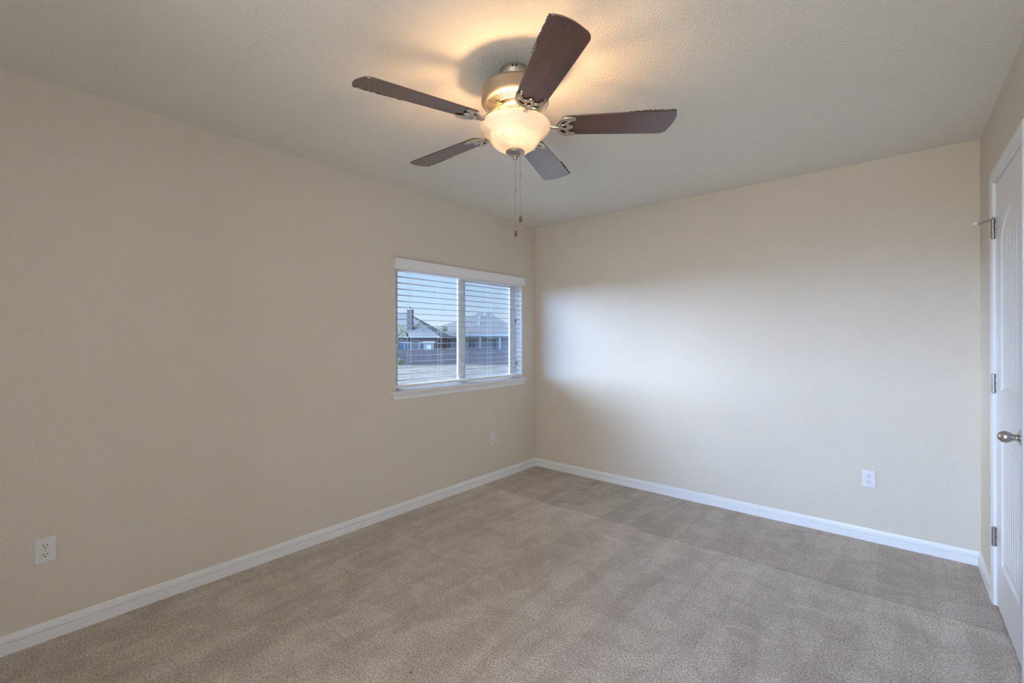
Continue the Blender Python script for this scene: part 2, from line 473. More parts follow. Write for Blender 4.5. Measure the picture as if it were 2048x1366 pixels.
D0, D1, DB, DT = DY0 + .021, DY1 - .021, .012, DZ - .0185
door = struct(empty('door_1', (W + .004, (D0 + D1) / 2, DB)))
dw = D1 - D0
def sd_round(u, z, cx, cz, hx, hz, r):
    qx, qz = abs(u - cx) - hx + r, abs(z - cz) - hz + r
    return hypot(max(qx, 0), max(qz, 0)) + min(max(qx, qz), 0) - r
def door_depth(u, z):
    """u across the door from 0 to dw, z above the door bottom; depth below the face"""
    mid = dw / 2; st = .118
    # upper panel with an arched head, foot bowed
    hx = mid - st
    top = 1.750 + .115 * (1 - ((u - mid) / hx) ** 2 * 0.92) if abs(u - mid) < hx else 1.750
    foot = 1.045 + .018 * cos((u - mid) / hx * pi * 0.5) if abs(u - mid) < hx else 1.045
    d1 = max(abs(u - mid) - hx, z - top, foot - z)
    d2 = max(abs(u - mid) - hx, z - .825, .225 - z)
    d = min(d1, d2)
    if d > 0: return 0.0
    q = -d
    if q < .010: return .0075 * (q / .010) ** .7
    if q < .020: return .0075
    if q < .040: return .0075 - .0045 * ((q - .020) / .020)
    g = .003
    p = (u - mid) / .0465
    k = abs(p - round(p)) * .0465
    if abs(u - mid) < hx - .045 and k < .0055: g += .0045 * (1 - k / .0055)
    return g
b = MB()
NU, NZ = 150, 330
us = [dw * i / NU for i in range(NU + 1)]; zs = [(DT - DB) * j / NZ for j in range(NZ + 1)]
FX = W + .004
vv = [(FX + door_depth(u, z), D1 - u, DB + z) for z in zs for u in us]
ff = [(j * (NU + 1) + i, j * (NU + 1) + i + 1, (j + 1) * (NU + 1) + i + 1, (j + 1) * (NU + 1) + i) for j in range(NZ) for i in range(NU)]
b.add(vv, ff)
b.add([(FX, D1, DB), (FX, D0, DB), (FX, D0, DT), (FX, D1, DT), (FX + .035, D1, DB), (FX + .035, D0, DB), (FX + .035, D0, DT), (FX + .035, D1, DT)],
      [(4, 5, 6, 7), (0, 1, 5, 4), (1, 2, 6, 5), (2, 3, 7, 6), (3, 0, 4, 7)])
b.build('door_slab', M['door'], door, smooth=True, fix=False)

def hinge(z):
    hy = DY1 - .0195
    b = MB()
    r = .0082; x = W - .0065
    zs_ = [z - .0445 + .089 * k / 5 for k in range(6)]
    for k in range(5):
        b.lathe([(0, zs_[k] + .0006), (r, zs_[k] + .0006), (r, zs_[k + 1] - .0006), (0, zs_[k + 1] - .0006)], (x, hy, 0), seg=20)
    b.lathe([(0, -.0475), (.005, -.0475), (.006, -.0450), (.006, .0450), (.005, .0475), (0, .0475)], (x, hy, z), seg=16)
    h = b.build('hinge', M['hinge'], door, smooth=True)
    b = MB()
    b.box((x + .001, hy + .001, z - .0445), (W + .030, hy + .003, z + .0445))
    b.box((x + .001, hy - .003, z - .0445), (W + .030, hy - .001, z + .0445))
    b.build('hinge_leaf', M['hinge'], h)
    g = MB()
    for k in (0, 2, 4):
        g.box((x + .006, hy - .0042, zs_[k] + .003), (x + .0085, hy - .0030, zs_[k + 1] - .003))
    g.build('hinge_gap', M['slot'], h)
    return h
HZS = (1.834, 1.082, .336)
for z in HZS: hinge(z)
# hinge-pin door stop on the top hinge
hy, hx, hz = DY1 - .0195, W - .006, HZS[0] + .0475
b = MB()
b.lathe([(.0068, .0), (.0115, .0), (.0115, .003), (.0068, .003)], (hx, hy, hz - .001), seg=20, closed=True)
b.lathe([(0, .012), (.004, .012), (.0055, .009), (.0055, .003), (0, .003)], (hx, hy, hz), seg=16)
tip = Vector((hx - .058, hy + .012, hz - .006))
b.tube([(hx - .010, hy, hz), tip], .0026, 10)
b.tube([(hx - .010, hy + .004, hz - .002), Vector((hx - .052, hy + .026, hz - .012))], .0022, 10)
b.tube([(hx - .010, hy, hz), (hx - .030, hy + .006, hz - .003)], .0045, 10)
st = b.build('door_stop', M['hinge'], door, smooth=True)
b = MB().tube([tip + Vector((.006, 0, 0)), tip + Vector((-.010, .003, -.001))], [.0075, .0085], 16)
b.build('rubber_bumper', M['rubber'], st, smooth=True)
# knob
ky, kz = D0 + .060, .914
kx = FX
kp = [(.0, -.0), (.0325, -.0), (.0325, -.003), (.031, -.005), (.024, -.008), (.015, -.011), (.0125, -.0145), (.0115, -.018), (.0135, -.0205), (.0125, -.023), (.0145, -.027), (.0195, -.032), (.0225, -.038), (.0235, -.0445), (.0220, -.052), (.0180, -.059), (.0120, -.0645), (.0055, -.0675), (0, -.068)]
b = MB().lathe(kp, (kx, ky, kz), 'X', 48)
b.build('door_knob', M['nickel'], door, smooth='all')
struct(MB().box((W + .125, DY0 - .1, 0), (W + .14, DY1 + .1, DZ + .1)).build('wall_closet', M['wall']))

# ------------------------------------------------------------------ window
win = struct(empty('window_1', (0, (OY0 + OY1) / 2, OZ0)))
FXI, FXO = -.068, -.130                                     # frame inner / outer planes
lt = .004
b = MB()                                                   # painted reveal around the opening
b.box((FXI, OY0, OZ0), (.0012, OY0 + lt, OZ1)).box((FXI, OY1 - lt, OZ0), (.0012, OY1, OZ1)).box((FXI, OY0 + lt, OZ1 - lt), (.0012, OY1 - lt, OZ1))
b.build('reveal', M['trim'], win)
y0, y1, z0, z1 = OY0 + .001, OY1 - .001, OZ0 + .001, OZ1 - .001
fw = .045
b = MB()
fb = .030
b.box((FXO, y0, z0), (FXI, y0 + fw, z1)).box((FXO, y1 - fw, z0), (FXI, y1, z1)).box((FXO, y0 + fw, z0), (FXI, y1 - fw, z0 + fb)).box((FXO, y0 + fw, z1 - fw), (FXI, y1 - fw, z1))
b.build('window_frame', M['vinyl'], win, bevel=.002)
ym = (OY0 + OY1) / 2
def sash(name, ya, yb, xa, xb, sw, screen=False):
    b = MB(); za, zb = z0 + fb - .004, z1 - fw + .004; sb = .030
    b.box((xb, ya, za), (xa, ya + sw, zb)).box((xb, yb - sw, za), (xa, yb, zb)).box((xb, ya + sw, za), (xa, yb - sw, za + sb)).box((xb, ya + sw, zb - sw), (xa, yb - sw, zb))
    s = b.build(name, M['vinyl'], win, bevel=.002)
    xm = (xa + xb) / 2
    MB().box((xm - .002, ya + sw - .004, za + sb - .004), (xm + .002, yb - sw + .004, zb - sw + .004)).build('pane', M['glass'], s)
    return s
fs_ = sash('fixed_sash', y0 + fw - .004, ym - .008, -.074, -.094, .034)
ss_ = sash('sliding_sash', ym - .004, y1 - fw + .004, -.076, -.096, .050)
b = MB().box((-.128, ym + .02, z0 + fb), (-.1265, y1 - fw, z1 - fw))
b.build('insect_screen', M['screen'], win)
for lz in (1.730, 1.078):                                   # two sash latches
    b = MB().box((-.0765, ym - .006, lz - .040), (-.071, ym + .020, lz + .040))
    b.tube([(-.071, ym + .005, lz - .030), (-.062, ym + .005, lz - .012), (-.061, ym + .005, lz + .006), (-.066, ym + .005, lz + .026)], [.006, .0075, .0075, .005], 10)
    b.build('latch', M['vinyl'], win, smooth=True, bevel=.001)
# stool and apron
b = MB()
prof = [(FXI, .8855), (.030, .9005), (.0355, .9025), (.038, .909), (.0355, .9155), (.030, .918), (FXI, .918)]
ye0, ye1 = -1.766, -.166
poly = [(x, OY0 + .0045, z) for x, z in prof]
pin = [(FXI, .8855), (.0005, .8855), (.0005, .918), (FXI, .918)]
b.prism([(x, OY0 + .0045, z) for x, z in pin], (0, OY1 - OY0 - .009, 0))
pout = [(.0005, .9005)] + prof[1:6] + [(.0005, .918)]
b.prism([(x, ye0, z) for x, z in pout], (0, ye1 - ye0, 0))
b.build('window_stool', M['trim'], win, smooth=True)
ap = [(.0005, .9005), (.022, .9005), (.021, .893), (.0165, .885), (.0115, .876), (.0100, .866), (.0100, .857), (.0065, .851), (.0005, .851)]
A = [(x, ye0 + .026 + (.028 - x) * .4 * (.9005 - z) / .05, z) for x, z in ap]; B = [(x, ye1 - .026 - (.028 - x) * .4 * (.9005 - z) / .05, z) for x, z in ap]
n = len(ap)
b = MB().add(A + B, [tuple(range(n)), tuple(range(2 * n - 1, n - 1, -1))] + [(i, (i + 1) % n, n + (i + 1) % n, n + i) for i in range(n)])
b.build('apron', M['trim'], win)

# unseen window added behind the camera to let in the fill lamp
added_win = struct(empty('added_window', ((A0 + A1) / 2, AY, AZ0)))
b = MB(); f_ = .05
b.box((A0, AY - .11, AZ0), (A0 + f_, AY - .05, AZ1)).box((A1 - f_, AY - .11, AZ0), (A1, AY - .05, AZ1)).box((A0 + f_, AY - .11, AZ0), (A1 - f_, AY - .05, AZ0 + f_)).box((A0 + f_, AY - .11, AZ1 - f_), (A1 - f_, AY - .05, AZ1))
b.build('window_frame', M['vinyl'], added_win)
MB().box((A0 + f_ - .004, AY - .082, AZ0 + f_ - .004), (A1 - f_ + .004, AY - .078, AZ1 - f_ + .004)).build('pane', M['glass'], added_win)

# ------------------------------------------------------------------ blind
bl = tag(empty('window_blind', (.0, ym, 1.9065)), 'white horizontal slat blind hanging open in the window', 'window blind')
BY0, BY1 = OY0 + .007, OY1 - .007
b = MB()
b.box((.024, -1.7235, 1.826), (.032, -.2105, 1.9065)).box((.0008, -1.7235, 1.826), (.024, -1.7165, 1.9065)).box((.0008, -.2175, 1.826), (.024, -.2105, 1.9065))
b.build('valance', M['blind'], bl, bevel=.0015)
MB().box((-.058, BY0, 1.822), (-.006, BY1, 1.866)).build('headrail', M['blind'], bl, bevel=.002)
NS = 18; ZT, ZB = 1.776, .992
sz = [ZT + (ZB - ZT) * k / (NS - 1) for k in range(NS)]
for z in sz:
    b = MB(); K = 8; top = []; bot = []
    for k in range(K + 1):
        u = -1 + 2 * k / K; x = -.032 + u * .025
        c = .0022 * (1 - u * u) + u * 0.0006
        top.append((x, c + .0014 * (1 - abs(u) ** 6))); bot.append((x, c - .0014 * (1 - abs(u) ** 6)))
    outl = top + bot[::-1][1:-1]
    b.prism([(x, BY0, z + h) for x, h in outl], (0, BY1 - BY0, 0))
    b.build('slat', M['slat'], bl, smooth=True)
b = MB(); 
pr = [(-.057, .938), (-.007, .938), (-.005, .943), (-.005, .953), (-.010, .9575), (-.054, .9575), (-.059, .953), (-.059, .943)]
b.prism([(x, BY0, z) for x, z in pr], (0, BY1 - BY0, 0))
br = b.build('bottom_rail', M['blind'], bl, smooth=True)
LAD = (-1.5565, -1.253, -.955, -.655, -.288)
for y in LAD:
    b = MB()
    for x in (-.0065, -.0575):
        b.tube([(x, y, 1.824), (x, y, .958)], .0007, 6)
    for z in sz: b.tube([(-.0065, y, z - .0022), (-.0575, y, z - .0022)], .0006, 5)
    b.tube([(-.030, y + .006, 1.824), (-.030, y + .006, .958)], .0008, 6)
    b.build('ladder_cord', M['cord'], bl)
    g = MB().lathe([(0, .937), (.008, .937), (.009, .9345), (.006, .932), (0, .932)], (-.03, y, 0), seg=14)
    g.build('rail_button', M['blind'], br)
def pull(y, x, zt, ln, r=.0009):
    b = MB().tube([(x, y, 1.824), (x, y + .002, (1.824 + zt) / 2), (x, y, zt)], r, 6)
    c = b.build('pull_cord', M['cord'], bl)
    g = MB().lathe([(0, 0), (.0025, 0), (.0045, -.010), (.0072, -ln + .006), (.0065, -ln), (0, -ln)], (x, y, zt), seg=16)
    g.build('tassel', M['tassel'], c, smooth=True)
pull(-1.599, -.0005, 1.355, .032); pull(-1.585, -.0005, 1.322, .036)
pull(-.3170, -.0005, 1.497, .034); pull(-.3070, -.0005, 1.088, .036)

# ------------------------------------------------------------------ outlets
def make_outlet():
    r = empty('electrical_outlet')
    b = MB()
    hw, hh, t = .035, .0548, .006
    o = [(-hw, -hh), (hw, -hh), (hw, hh), (-hw, hh)]; i_ = [(y * .90, z * .935) for y, z in o]
    b.add([(0.0002, y, z) for y, z in o] + [(.002, y, z) for y, z in o] + [(t, y, z) for y, z in i_],
          [(3, 2, 1, 0)] + [(k, (k + 1) % 4, 4 + (k + 1) % 4, 4 + k) for k in range(4)] + [(4 + k, 4 + (k + 1) % 4, 8 + (k + 1) % 4, 8 + k) for k in range(4)] + [(8, 9, 10, 11)])
    b.build('wall_plate', M['plate'], r, bevel=.0007, local=True)
    MB().lathe([(0, t + .0008), (.0025, t + .0006), (.003, t - .001)], (0, 0, 0), 'X', 16).build('screw', M['nickel'], r, smooth=True, local=True)
    for sgn in (1, -1):
        zc = sgn * .0195
        b = MB(); ring = []
        for k in range(36):
            a = 2 * pi * k / 36
            yy, zz = .0172 * cos(a), max(-.0142, min(.0142, .0172 * sin(a)))
            ring.append((yy, zz))
        n = len(ring)
        b.add([(t - .001, y, zc + z) for y, z in ring] + [(t + .0012, y, zc + z) for y, z in ring] + [(t + .0018, y * .94, zc + z * .94) for y, z in ring],
              [(k, (k + 1) % n, n + (k + 1) % n, n + k) for k in range(n)] + [(n + k, n + (k + 1) % n, 2 * n + (k + 1) % n, 2 * n + k) for k in range(n)] + [tuple(2 * n + k for k in range(n))])
        f = b.build('receptacle', M['plate'], r, local=True)
        for yy, hz_ in ((-.0063, .0042), (.0063, .0036)):
            MB().box((t + .001, yy - .0012, zc + .003 - hz_), (t + .0022, yy + .0012, zc + .003 + hz_)).build('slot', M['slot'], f, local=True)
        MB().prism([(t + .001, .0028 * cos(2 * pi * k / 16), zc - .0075 + max(-.002, .0028 * sin(2 * pi * k / 16))) for k in range(16)], (.0012, 0, 0)).build('ground_hole', M['slot'], f, local=True)
    return r
o1 = make_outlet(); o1.location = (0, -3.520, .392)
tag(o1, 'white duplex outlet low on the shaded wall at far left', 'electrical outlet', 'duplex wall outlets')
o2 = copy_tree(o1); o2.location = (0, -.652, .387)
tag(o2, 'small white duplex outlet on the wall below the window', 'electrical outlet', 'duplex wall outlets')
o3 = copy_tree(o1); o3.location = (2.695, 0, .399); o3.rotation_euler = (0, 0, -pi / 2)
tag(o3, 'white duplex outlet on the bright wall near the closet door', 'electrical outlet', 'duplex wall outlets')

# ------------------------------------------------------------------ ceiling fan
FCX, FCY = 1.599, -2.232
fan = tag(empty('ceiling_fan', (FCX, FCY, H)), 'brushed nickel ceiling fan with five dark wood blades and lit glass bowl', 'ceiling fan')
Cf = (FCX, FCY, 0)
def lat(name, prof, mat, parent=fan, seg=64, smooth=True):
    return MB().lathe(prof, Cf, seg=seg).build(name, M[mat], parent, smooth=smooth)
cn = lat('canopy', [(0, 2.4398), (.0655, 2.4398), (.0665, 2.436), (.0655, 2.418), (.0635, 2.414), (.0635, 2.380), (.060, 2.374), (0, 2.372)], 'fan_metal')
b = MB()
for a in (-1.02, -.80):
    p = Vector((FCX + .0665 * cos(a), FCY + .0665 * sin(a), 2.428)); d = Vector((cos(a), sin(a), 0))
    b.tube([p - d * .002, p + d * .003], .0042, 12)
b.build('screw', M['slot'], cn, smooth=True)
mh = lat('motor_housing', [(0, 2.374), (.080, 2.374), (.112, 2.372), (.128, 2.367), (.1385, 2.358), (.1415, 2.352), (.1415, 2.312), (.1435, 2.309), (.1435, 2.305), (.1410, 2.302), (.134, 2.297), (.124, 2.294), (.0735, 2.291), (.0715, 2.294), (.0715, 2.330), (0, 2.330)], 'fan_metal')
# dark cooling slots around the underside
NSL = 60
b = MB()
for k in range(NSL):
    a = 2 * pi * k / NSL; c, s = cos(a), sin(a)
    P = []
    for r, hw in ((.083, .0020), (.121, .0032)):
        for sg in (-1, 1):
            P.append((FCX + r * c - sg * hw * s, FCY + r * s + sg * hw * c, (2.2915 if r < .1 else 2.2937) - .0012))
    b.prism([P[0], P[2], P[3], P[1]], (0, 0, .0022))
b.build('cooling_slots', M['slot'], mh)
lat('flywheel', [(0, 2.300), (.060, 2.300), (.066, 2.296), (.066, 2.280), (.058, 2.276), (0, 2.276)], 'iron')
lat('switch_housing', [(0, 2.280), (.043, 2.280), (.047, 2.276), (.047, 2.238), (.052, 2.232), (.052, 2.222), (.040, 2.216), (.018, 2.214), (.008, 2.210), (.006, 2.100), (0, 2.100)], 'fan_metal')
# glass bowl: thin shell
outer = [(.1480, 2.2085), (.1505, 2.2060), (.1500, 2.1990), (.1450, 2.1880), (.1325, 2.1760), (.1200, 2.1655), (.1100, 2.1560), (.1035, 2.1430), (.0945, 2.1300), (.0800, 2.1175), (.0600, 2.1070), (.0400, 2.1010), (.0200, 2.0985), (.0060, 2.0980)]
inner = [(max(r - .0032, .006), z + .0032) for r, z in reversed(outer)]
bowl = MB().lathe(outer + inner, Cf, seg=96).build('glass_bowl', M['bowl'], fan, smooth='all')
lat('finial', [(0, 2.1005), (.0390, 2.1005), (.0405, 2.0975), (.0375, 2.0920), (.0280, 2.0865), (.0170, 2.0830), (.0085, 2.0815), (.0075, 2.0790), (.0095, 2.0755), (.0100, 2.0710), (.0080, 2.0660), (.0040, 2.0635), (0, 2.0630)], 'fan_metal')
# two bulbs lying in the bowl
def bulb(u, v, z):
    p = Vector((FCX, FCY, 0)) + RGT * u + FWD * v; d = (p - Vector((FCX, FCY, 0))).normalized()
    p.z = z
    b = MB(); n = 10
    pts = []; rs = []
    for k in range(n + 1):
        a = pi * k / n; pts.append(p - d * cos(a) * .022); rs.append(max(.0005, .0175 * sin(a)))
    b.tube(pts, rs, 16)
    o = b.build('bulb', M['bulb'], fan, smooth='all')
    q = p - d * .021
    MB().tube([q, q - d * .024 + Vector((0, 0, .010))], .013, 16).build('socket', M['plate'], o, smooth=True)
bulb(-.030, -.056, 2.170); bulb(.038, .050, 2.170)

# blades
BA0 = radians(36.6); PITCH = radians(11.5); BZ = 2.203
def blade_outline():
    pts = []
    r0, r1 = .185, .658
    w0, w1 = .0565, .071
    # root: rounded
    def width(r): return w0 + (w1 - w0) * min(1, (r - r0) / .40)
    for k in range(13):
        a = pi / 2 + pi * k / 12
        pts.append((r0 + .026 + .026 * cos(a), w0 * sin(a)))
    low = [(.30, -width(.30)), (.45, -width(.45)), (r1 - .022, -w1)]
    pts += low
    for k in range(1, 6):                                    # leading corner, tight
        a = -pi / 2 + (pi / 2 - .15) * k / 5
        pts.append((r1 - .020 + .018 * cos(a), -w1 + .018 + .018 * sin(a)))
    for k in range(1, 8):
        t = k / 8; pts.append((r1 + .004 * sin(pi * t) - .012 * t * t, -w1 + .018 + (2 * w1 - .050) * t))
    for k in range(0, 7):                                    # trailing corner, wide
        a = .25 + (pi / 2 - .25) * k / 6
        pts.append((r1 - .047 + .034 * cos(a), w1 - .034 + .034 * sin(a)))
    pts += [(.45, width(.45)), (.30, width(.30))]
    return pts
def pitched(r, t, z):
    """t>0 on the trailing (counter-clockwise) side, which hangs lower"""
    return (r, t * cos(PITCH), BZ - t * sin(PITCH) + z)
bo = blade_outline()
blade = MB().prism([pitched(r, t, 0) for r, t in bo], (0, 0, .0055)).build('blade', M['blade'], None, bevel=.0012, local=True)
# fringe of dust caught on the leading edge
rnd = random.Random(3)
b = MB()
rr = .47
while rr < .652:
    w = -(.071 - .0005); sz_ = rnd.uniform(.0022, .0046) * (0.7 if rr < .52 else 1.0)
    c = Vector(pitched(rr, w - .0006, rnd.uniform(.0005, .004)))
    o = [c + Vector((rnd.uniform(-1, 1), rnd.uniform(-1, 1), rnd.uniform(-1, 1))) * sz_ * .25 + Vector(d) * sz_ for d in ((1, 0, 0), (0, 1, 0), (-1, 0, 0), (0, -1, 0), (0, 0, 1), (0, 0, -1))]
    b.add(o, [(0, 1, 4), (1, 2, 4), (2, 3, 4), (3, 0, 4), (1, 0, 5), (2, 1, 5), (3, 2, 5), (0, 3, 5)])
    rr += rnd.uniform(.0012, .0026)
for k in range(46):
    r_ = .655 - abs(rnd.gauss(0, .03)); t_ = rnd.uniform(-.068, .05); s2 = rnd.uniform(.0006, .0018)
    c = Vector(pitched(r_, t_, -.0004))
    b.add([c + Vector(d) * s2 for d in ((1, 0, 0), (0, 1, 0), (-1, 0, 0), (0, -1, 0), (0, 0, .5), (0, 0, -.7))], [(0, 1, 4), (1, 2, 4), (2, 3, 4), (3, 0, 4), (1, 0, 5), (2, 1, 5), (3, 2, 5), (0, 3, 5)])
df = b.build('dust_fringe', M['dust'], None, local=True, fix=False); df['kind'] = 'stuff'; df['label'] = 'grey dust clumped on the blade edge'
# blade iron: arm + open shell-shaped end under the blade root
b = MB()
arm = [(.045, 0, 2.281), (.066, 0, 2.280), (.084, 0, 2.272), (.102, 0, 2.254), (.120, 0, 2.230), (.140, 0, 2.210), (.160, 0, 2.199), (.182, 0, 2.197)]
b.tube(arm, [.013, .013, .011, .010, .0095, .009, .009, .008], 12)
def arc(pts, r, seg=10):
    P = []
    for i in range(len(pts) - 1):
        p0 = pts[max(i - 1, 0)]; p1 = pts[i]; p2 = pts[i + 1]; p3 = pts[min(i + 2, len(pts) - 1)]
        for k in range(6):
            t = k / 6
            P.append(tuple(.5 * ((2 * p1[j]) + (-p0[j] + p2[j]) * t + (2 * p0[j] - 5 * p1[j] + 4 * p2[j] - p3[j]) * t * t + (-p0[j] + 3 * p1[j] - 3 * p2[j] + p3[j]) * t ** 3) for j in range(2)))
    P.append(pts[-1])
    Q = [pitched(x, y, -.0045) for x, y in P]
    b.tube(Q, r, seg, squash=Vector((0, sin(PITCH), cos(PITCH))))
RI = .0078
arc([(.252, .047), (.228, .051), (.205, .047), (.188, .032), (.178, .0), (.188, -.032), (.205, -.047), (.228, -.051), (.252, -.047)], RI)
arc([(.252, .047), (.232, .040), (.220, .030), (.216, .020), (.222, .010), (.236, .0), (.222, -.010), (.216, -.020), (.220, -.030), (.232, -.040), (.252, -.047)], RI)
arc([(.183, .020), (.194, .010), (.206, .012), (.217, .020)], .0055); arc([(.183, -.020), (.194, -.010), (.206, -.012), (.217, -.020)], .0055)
arc([(.180, .0), (.190, .0), (.194, .010)], .0055); arc([(.190, .0), (.194, -.010)], .0055)
iron = b.build('blade_iron', M['iron'], None, smooth=True, local=True, fix=False)
scr = []
for (r_, t_) in ((.226, .042), (.226, -.042), (.190, 0)):
    c = pitched(r_, t_, -.010)
    scr.append(MB().lathe([(0, 0), (.003, 0), (.0042, .0015), (.0042, .004), (0, .004)], c, seg=12).build('iron_screw', M['nickel'], iron, smooth=True, local=True))
for ch, pa in ((blade, fan), (df, blade), (iron, fan)): ch.parent = pa
for o, z in ((blade, -H), (iron, -H)): o.location = (0, 0, z); o.rotation_euler = (0, 0, BA0)
for k in range(1, 5):
    for src in (blade, iron):
        c = copy_tree(src, fan); c.rotation_euler = (0, 0, BA0 + k * 2 * pi / 5)
# pull chains
def chain(u, v, zt, zc, zb):
    p = Vector((FCX, FCY, 0)) + RGT * u + FWD * v
    b = MB(); z = zt
    while z > zb:
        if abs(z - zc) > .006:
            b.lathe([(0, .00155), (.0011, .0011), (.00155, 0), (.0011, -.0011), (0, -.00155)], (p.x, p.y, z), seg=6)
        z -= .0036
    b.tube([(p.x, p.y, zt), (p.x, p.y, zb - .004)], .0006, 5)
    c = b.build('pull_chain', M['fan_metal'], fan, smooth=True)
    MB().lathe([(0, .007), (.0020, .0065), (.0024, 0), (.0020, -.0065), (0, -.007)], (p.x, p.y, zc), seg=10).build('chain_coupling', M['hinge'], c, smooth=True)
    f = MB().lathe([(0, .002), (.0035, .001), (.0050, -.003), (.0068, -.016), (.0064, -.020), (.0030, -.0258), (0, -.0265)], (p.x, p.y, zb), seg=18)
    f.build('fob', M['fob'], c, smooth=True)
chain(.0010, 0.0, 2.064, 1.936, 1.765)
chain(.0215, -.012, 2.0905, 1.994, 1.823)

# ------------------------------------------------------------------ a crumb on the carpet
b = MB(); rc = random.Random(11)
ico = [(0, 0, 1), (.89, 0, .45), (.28, .85, .45), (-.72, .53, .45), (-.72, -.53, .45), (.28, -.85, .45), (.72, .53, -.45), (-.28, .85, -.45), (-.89, 0, -.45), (-.28, -.85, -.45), (.72, -.53, -.45), (0, 0, -1)]
icf = [(0, 1, 2), (0, 2, 3), (0, 3, 4), (0, 4, 5), (0, 5, 1), (1, 6, 2), (2, 7, 3), (3, 8, 4), (4, 9, 5), (5, 10, 1), (6, 7, 2), (7, 8, 3), (8, 9, 4), (9, 10, 5), (10, 6, 1), (11, 7, 6), (11, 8, 7), (11, 9, 8), (11, 10, 9), (11, 6, 10)]
b.add([(1.379 + x * .0042 * rc.uniform(.7, 1.2), -2.613 + y * .0036 * rc.uniform(.7, 1.2), .0030 + z * .0030) for x, y, z in ico], icf)
tag(b.build('crumb', simple('dark_crumb', (.02, .013, .008), .8), None), 'tiny dark brown crumb lying on the open carpet', 'crumb')

# ------------------------------------------------------------------ outside: yard, fence, houses (built in a frame along the view to the yard)
GZ = -1.60
def E3(u, v, z): return Vector((CAM.x, CAM.y, 0)) + RGT * u + FWD * v + UP * z
class XB(MB):
    """boxes whose sides run along / across the yard"""
    def ebox(s, u0, u1, v0, v1, za, zb):
        return s.add([E3(u0, v0, za), E3(u1, v0, za), E3(u1, v1, za), E3(u0, v1, za), E3(u0, v0, zb), E3(u1, v0, zb), E3(u1, v1, zb), E3(u0, v1, zb)],
                     [(0, 3, 2, 1), (4, 5, 6, 7), (0, 1, 5, 4), (1, 2, 6, 5), (2, 3, 7, 6), (3, 0, 4, 7)])
EROT = YAW
def eb(name, mat, parent, *boxes, **kw):
    b = XB()
    for q in boxes: b.ebox(*q)
    return b.build(name, M[mat], parent, **kw)
g = XB(); g.ebox(-120, 90, 6, 190, GZ - .4, GZ)
struct(g.build('ground', M['yard']))

fn = tag(empty('wooden_fence', E3(-6, 50, GZ)), 'long reddish board fence across the yard outside the window', 'fence')
rf = random.Random(5); b = XB(); u = -30.0
while u < 34:
    h = .07 + rf.uniform(-.03, .03)
    b.ebox(u, u + .138, 50, 50.022, GZ + .03, h); u += .145
b.build('fence_boards', M['fence'], fn)
for zr in (-1.25, -.75, -.2): eb('fence_rail', 'fence', fn, (-30, 34, 50.022, 50.06, zr, zr + .09))
for k in range(27): eb('fence_post', 'fence', fn, (-30 + 2.44 * k, -29.9 + 2.44 * k, 50.06, 50.16, GZ, .05))

def hip_roof(u0, u1, v0, v1, ze, ra, rb, zr, vr, th=.18):
    b = MB()
    P = [E3(u0, v0, ze), E3(u1, v0, ze), E3(u1, v1, ze), E3(u0, v1, ze), E3(ra, vr, zr), E3(rb, vr, zr)]
    Q = [p - UP * th for p in P[:4]]
    b.add(P + Q, [(0, 1, 5, 4), (1, 2, 5), (2, 3, 4, 5), (3, 0, 4), (6, 9, 8, 7), (0, 6, 7, 1), (1, 7, 8, 2), (2, 8, 9, 3), (3, 9, 6, 0)])
    return b
def house_window(par, u0, u1, v, za, zb, name='house_window'):
    f = eb(name, 'fascia', par, (u0 - .07, u1 + .07, v - .05, v + .02, zb, zb + .08), (u0 - .07, u1 + .07, v - .05, v + .02, za - .08, za), (u0 - .07, u0, v - .05, v + .02, za, zb), (u1, u1 + .07, v - .05, v + .02, za, zb), ((u0 + u1) / 2 - .03, (u0 + u1) / 2 + .03, v - .05, v + .02, za, zb))
    eb('window_pane', 'dark_pane', f, (u0, u1, v - .03, v - .01, za, zb))
# brick house with chimney
h1 = tag(empty('house', E3(-17, 66, GZ)), 'brick house with a tall chimney beyond the fence', 'house', 'houses beyond the fence')
eb('house_wall', 'brick', h1, (-24.4, -10.2, 60.6, 71.4, GZ, 1.50))
r1 = hip_roof(-25, -9.6, 60, 72, 1.60, -20.2, -15.3, 5.10, 66).build('roof', M['shingle'], h1)
eb('fascia_board', 'fascia', h1, (-25, -9.6, 59.94, 60.0, 1.40, 1.60))
ch = eb('chimney', 'brick', h1, (-14.30, -13.55, 61.4, 62.2, 1.7, 5.22))
eb('chimney_cap', 'fascia', ch, (-14.36, -13.49, 61.34, 62.26, 5.22, 5.32))
b = MB().tube([E3(-13.92, 61.8, 5.32), E3(-13.92, 61.8, 5.62)], .13, 12); b.tube([E3(-13.92, 61.8, 5.62), E3(-13.92, 61.8, 5.70)], [.24, .06], 12); b.build('chimney_pot', M['dark_pane'], ch)
for (u_, v_, z_) in ((-12.9, 62.4, 3.0), (-12.3, 61.4, 2.42), (-11.7, 61.6, 2.54)):
    MB().tube([E3(u_, v_, z_ - .3), E3(u_, v_, z_ + .35)], .06, 8).build('roof_vent', M['dark_pane'], r1)
house_window(h1, -15.2, -13.6, 60.6, -.55, .75); house_window(h1, -12.4, -11.2, 60.6, -.45, .75)
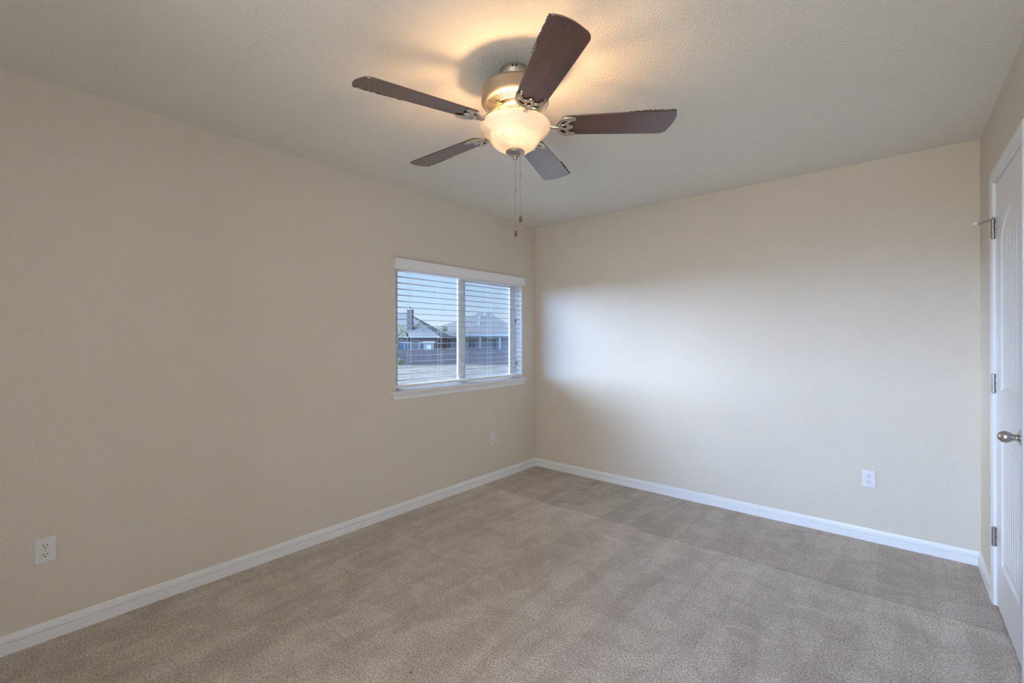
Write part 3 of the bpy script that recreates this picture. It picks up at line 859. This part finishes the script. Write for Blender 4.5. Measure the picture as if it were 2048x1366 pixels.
# pale stucco house
h2 = tag(empty('house', E3(-7, 82, GZ)), 'pale house with a broad hip roof beyond the fence', 'house', 'houses beyond the fence')
eb('house_wall', 'siding', h2, (-15.2, 1.6, 76.4, 89.4, GZ, 1.86))
r2 = hip_roof(-15.8, 2.2, 74, 90, 2.02, -5.3, -4.2, 6.10, 82).build('roof', M['shingle'], h2)
eb('fascia_board', 'fascia', h2, (-15.8, 2.2, 73.94, 74.0, 1.64, 2.0))
for u_ in (-5.25, -2.0, 1.3): eb('patio_post', 'fascia', h2, (u_ - .14, u_ + .14, 74.3, 74.58, GZ, 1.84))
house_window(h2, -7.4, -6.2, 76.4, -.35, 1.15); house_window(h2, -11.35, -10.35, 76.4, -.3, 1.25); house_window(h2, -3.9, -2.6, 76.4, -.5, 1.2)
for (u_, v_, z_) in ((-4.75, 81.0, 5.75), (-5.6, 79.6, 5.0), (-5.55, 77.6, 4.0)):
    MB().tube([E3(u_, v_, z_ - .35), E3(u_, v_, z_ + .25)], .14, 10).build('roof_vent', M['fascia'], r2)
b = MB().tube([E3(-5.9, 82, 5.7), E3(-5.9, 82, 7.15)], .03, 6); b.tube([E3(-6.3, 82, 7.1), E3(-5.5, 82, 7.1)], .025, 6); b.tube([E3(-6.2, 82, 6.85), E3(-5.6, 82, 6.85)], .025, 6)
b.build('antenna', M['hinge'], r2)
# shed with a pale roof behind the fence
sh = tag(empty('garden_shed', E3(-10.1, 55.5, GZ)), 'small tan shed with pale flat roof behind the fence', 'shed')
eb('shed_wall', 'shed', sh, (-10.65, -9.55, 55, 56.2, GZ, .82)); eb('shed_roof', 'fascia', sh, (-10.8, -9.4, 54.8, 56.4, .82, .95)); eb('shed_door', 'fascia', sh, (-10.35, -9.85, 54.96, 55.0, GZ + .1, .5))

def foliage(c, rad, n, leaf, seed, squash=.85):
    rn = random.Random(seed); b = MB()
    for _ in range(n):
        while True:
            q = Vector((rn.uniform(-1, 1), rn.uniform(-1, 1), rn.uniform(-1, 1)))
            if .25 < q.length < 1: break
        p = c + Vector((q.x * rad, q.y * rad, q.z * rad * squash))
        a = Vector((rn.gauss(0, 1), rn.gauss(0, 1), rn.gauss(0, .6))).normalized(); d = a.cross(Vector((rn.gauss(0, 1), rn.gauss(0, 1), rn.gauss(0, 1)))).normalized()
        l = leaf * rn.uniform(.6, 1.3)
        b.add([p - a * l, p + d * l * .45, p + a * l, p - d * l * .45], [(0, 1, 2, 3)])
    return b
def tree(u, v, zc, rad, n, leaf, mat, seed, label, cat='tree', name='tree'):
    t = tag(empty(name, E3(u, v, GZ)), label, cat)
    foliage(E3(u, v, zc), rad, n, leaf, seed).build('foliage', M[mat], t, fix=False)
    b = MB(); base = E3(u, v, GZ); top = E3(u, v, zc)
    b.tube([base, base.lerp(top, .6) + RGT * .05, top], [max(.03, rad * .09), max(.025, rad * .06), .02], 8)
    rn = random.Random(seed + 1)
    for k in range(6):
        a = rn.uniform(0, 6.28); s0 = base.lerp(top, rn.uniform(.55, .9))
        b.tube([s0, s0 + RGT * cos(a) * rad * .6 + FWD * sin(a) * rad * .6 + UP * rad * .4], [.03 * rad + .01, .008], 6)
    b.build('trunk', M['bark'], t)
    return t
tree(-14.2, 56.2, 2.25, 1.15, 620, .12, 'leaf2', 21, 'pale green young tree in front of the brick house')
tree(-11.0, 72.9, 2.85, .62, 260, .11, 'leaf', 33, 'small green tree showing between the two roofs')
tree(-12.05, 48.3, GZ + .42, .45, 420, .07, 'leaf', 44, 'low green bush at the foot of the fence', 'bush', 'bush')
